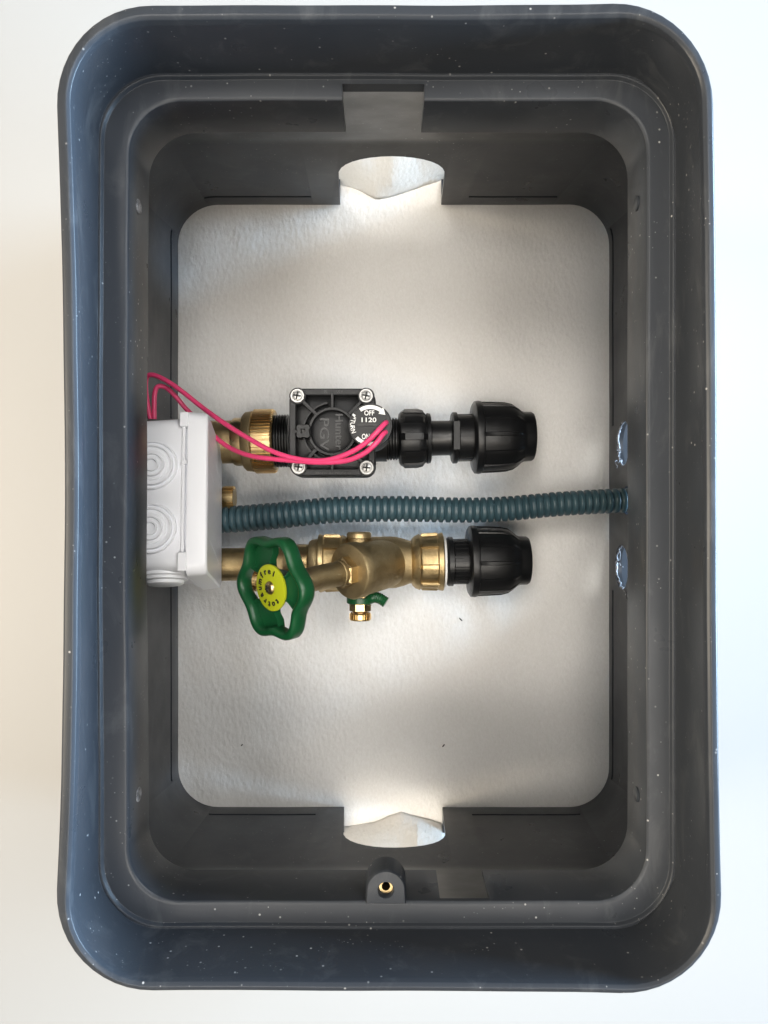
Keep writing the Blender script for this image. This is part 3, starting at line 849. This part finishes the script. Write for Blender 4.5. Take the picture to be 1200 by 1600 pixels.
scr = lathe('wheel_screw', [(.0010, .0046), (.0018, .0046), (.0030, .0038), (.0037, .0022), (.0039, .0004)], hw, s, M_BRASS, hwl, 32)
V, F = join([boxdata((0, 0, .0038), (.0042, .0008, .0009), Matrix.Rotation(.4 + q * PI / 2, 3, 'Z')) for q in (0, 1)])
mk('cross_slot', [WM @ v for v in V], F, M_DARKSLOT, scr, 30)
# knurled spindle cap seen through the wheel opening
kq = P(396, 907, .085)
lathe('test_plug', [(-.012, .0058), (0, .0058), (0, .0066, 1), (.0012, .0072, 1), (.0085, .0072, 1), (.0095, .0066, 1), (.0095, .002)], P(404, 907, .064), (-1, 0, 0), M_BRASS, bv, ribs=(22, .5, .0009), smooth=25)

# lower clamp fitting
lf = root('clamp_fitting', P(765, 877, ZL - .03), 'black pipe clamp fitting with white tape seal screwed into the brass shut-off valve', 'pipe fitting', 'black pipe fittings')
lathe('tape_seal', pr([(690, 25), (690.5, 38.5), (692, 40), (695.5, 40), (696.5, 38), (696.5, 25)], lo, ld, ZL), lo, ld, M_SEAL, lf, 56)
bdy = lathe('fitting_body', pr([(697, 25), (698, 36), (700, 38.5), (707, 38.5), (708, 35), (709, 33), (734, 33), (735, 26)], lo, ld, ZL), lo, ld, M_BLACK, lf, 56)
for q in range(26):
    an = 2 * PI * q / 26
    rv = (u_ * math.cos(an) + v_ * math.sin(an))
    c = lo + ld * run(720, lo, ld, ZL) + rv * S(32.8 + random.uniform(-.4, .4), ZL)
    mt = Matrix((ld, rv, ld.cross(rv))).transposed()
    box('neck_rib', c, (S(25, ZL), S(5.0, ZL), S(2.8, ZL)), M_BLACK, bdy, mt)
compression_nut(lf, lo, ld, ZL, 730, 1.0, 56)

# ------------------------------------------------------------------ corrugated conduit
ZA, ZB = 0.044, 0.050
cd_path = spline([P(318, 813, ZA), P(352, 812, ZA), P(430, 806, .047), P(520, 797, .050), P(620, 795, .052), (P(720, 797, .052)), P(790, 795, .052), P(880, 787, .051), P(972, 782, ZB), P(985, 781, ZB)], 30)
pitch = .0053; sub = 10
path = resample(cd_path, pitch / sub)
pf = [.0, .15, .85, 1, 1, 1, 1, 1, .85, .15]
tot = len(path)
def crad(i):
    t = i / tot
    base = .01045 - .0011 * min(1, t * 1.3)
    return base * (1 + .012 * math.sin(i * .37) * math.sin(i * .11)) - .0021 * (1 - pf[i % sub])
V, F = tube_data(path, crad, 28)
cdt = mk('corrugated_conduit', V, F, M_CONDUIT, None, 50)
cdt['label'] = 'blue-grey corrugated cable conduit running from junction box to the hole in the wall'; cdt['category'] = 'conduit'

# ------------------------------------------------------------------ white junction box
def rot3(a, b_, c_):
    return Matrix.Rotation(c_, 4, 'Z') @ Matrix.Rotation(b_, 4, 'Y') @ Matrix.Rotation(a, 4, 'X')
JM = Matrix.Translation(Vector((-.1234, .0024, .0991))) @ rot3(-.2139, .1147, .0186)
jb = root('junction_box', None, 'white plastic junction box with round cable membranes against the wall above the brass pipes', 'junction box', mtx=JM)
def jr(wv, du, v0, v1, r):
    return [Vector((wv, x, y)) for x, y in rrect(-du, du + .0032, v0, v1, r, 8, 8)]
# lid: w depth, u long side, v height
V, F = loft([jr(-.0062, .0512, -.0410, .0460, .007), jr(-.0060, .0525, -.0422, .0475, .008), jr(.0030, .0520, -.0418, .0470, .008), jr(.0055, .0512, -.0410, .0462, .007), jr(.0064, .0498, -.0398, .0448, .006)])
lid = mk('lid', V, F, M_WHITE, jb, 30, True)
for k, u0 in enumerate((.026, .010, -.006, -.022, -.036)):
    pts = [Vector((.0063, u0 + .010 * (q / 10) ** 1.4 * -1 + .008, .042 - .080 * q / 10)) for q in range(11)]
    V, F = tube_data(pts, .00028, 6); mk('mould_line', V, F, M_WHITE, lid, 60, True)
V, F = loft([jr(-.0440, .0465, -.0320, .0415, .007), jr(-.0432, .0475, -.0328, .0425, .008), jr(-.0110, .0490, -.034, .0440, .008), jr(-.0105, .0490, -.034, .0440, .008), jr(-.0064, .0478, -.033, .0428, .008)])
jbody = mk('box_body', V, F, M_WHITE, jb, 30, True)
V, F = loft([jr(-.0098, .0500, -.035, .0452, .008), jr(-.0094, .0512, -.036, .0464, .008), jr(-.0078, .0512, -.036, .0464, .008), jr(-.0074, .0500, -.035, .0452, .008)])
mk('body_flange', V, F, M_WHITE, jbody, 30, True)
for (u0, ln) in ((.0485, .010), (-.0440, .012)):
    box('lid_clip', (-.0085, u0, .0464), (.0058, ln, .0034), M_WHITE, lid, None, .0008, True)
box('lid_catch', (-.0082, .020, .0466), (.0034, .0030, .0020), M_WHITE, lid, None, .0005, True)
mem = [(-.001, .0162), (.0006, .0162), (.0014, .0157), (.0014, .0150), (.0004, .0146), (.0004, .0136), (.0019, .0131), (.0019, .0122), (.0008, .0118), (.0008, .0102), (.0012, .0098), (.0012, .0080),
       (.0024, .0076), (.0024, .0068), (.0015, .0064), (.0015, .0048), (.0023, .0044), (.0023, .0034), (.0014, .0030), (.0014, .0004)]
mem = [(t * 1.9, r) for t, r in mem]
for u0 in (.0188, -.0222):
    o_ = lathe('cable_membrane', mem, (-.0285, u0, .0434), (0, 0, 1), M_RUBBER, jb, 64, local=True, smooth=30)
lathe('cable_membrane', [(-.002, .0168), (.002, .0166), (.0028, .0155), (.0028, .0148), (.0045, .0144), (.0052, .0130), (.0052, .0122), (.0070, .0116), (.0078, .0100), (.0078, .003)], (-.0230, -.0475, .022), (0, -1, .0), M_RUBBER, jb, 64, local=True, smooth=30)

# ------------------------------------------------------------------ pink wires
wr = S(4.0, .12)
def wire(label, pts):
    V, F = tube_data(spline(pts, 12), wr, 14)
    o = mk('electric_wire', V, F, M_PINK, None, 60)
    o['label'] = label; o['category'] = 'wire'; o['group'] = 'pink solenoid wires'
wire('upper pink wire that loops high beside the junction box and stays clear of its lid',
     [P(604, 660, .1385), P(600, 663, .142), P(588, 676, .145), P(570, 693, .142), P(545, 708, .138), P(510, 719, .132), P(470, 718, .125), P(430, 707, .118), P(390, 686, .108), P(350, 661, .100), P(318, 638, .096),
      P(285, 612, .094), P(262, 596, .093), P(240, 586, .092), P(229, 590, .090), P(228, 612, .088), P(232, 640, .088), P(235, 655, .088)])
wire('lower pink wire that slips behind the white junction box lid on its way',
     [P(603, 675, .1385), P(598, 679, .142), P(588, 692, .144), P(568, 709, .141), P(540, 720, .136), P(500, 722.5, .130), P(460, 720, .122), P(425, 717, .114), P(395, 713, .106), P(368, 704, .096), P(345, 690, .088), P(318, 665, .084), P(292, 640, .084),
      P(275, 620, .086), P(260, 606, .087), P(247, 604, .088), P(242, 614, .088), P(241, 632, .088), P(241, 655, .088)])

# ------------------------------------------------------------------ slivers on the fleece
SL = iter(('longest black plastic sliver on the fleece, beside the tape-sealed clamp fitting', 'short black plastic sliver on the fleece near the arched cut-out by the screw boss', 'tiny black speck on the open fleece beyond the green handwheel'))
for (px, py, L, ang) in ((720, 968, .0046, -1.0), (693, 1165, .0022, .4), (378, 1164, .0014, 0)):
    c = P(px, py, .0038)
    pts = [c + Vector((math.cos(ang) * L * t, math.sin(ang) * L * t + .0006 * math.sin(t * 3), 0)) for t in (-.5, -.2, .2, .5)]
    V, F = tube_data(pts, lambda i: .0003 if i in (0, 3) else .00055, 6)
    o = mk('plastic_sliver', V, F, M_SPECK, None, 60)
    o['label'] = next(SL); o['category'] = 'sliver'; o['group'] = 'slivers on the fleece'
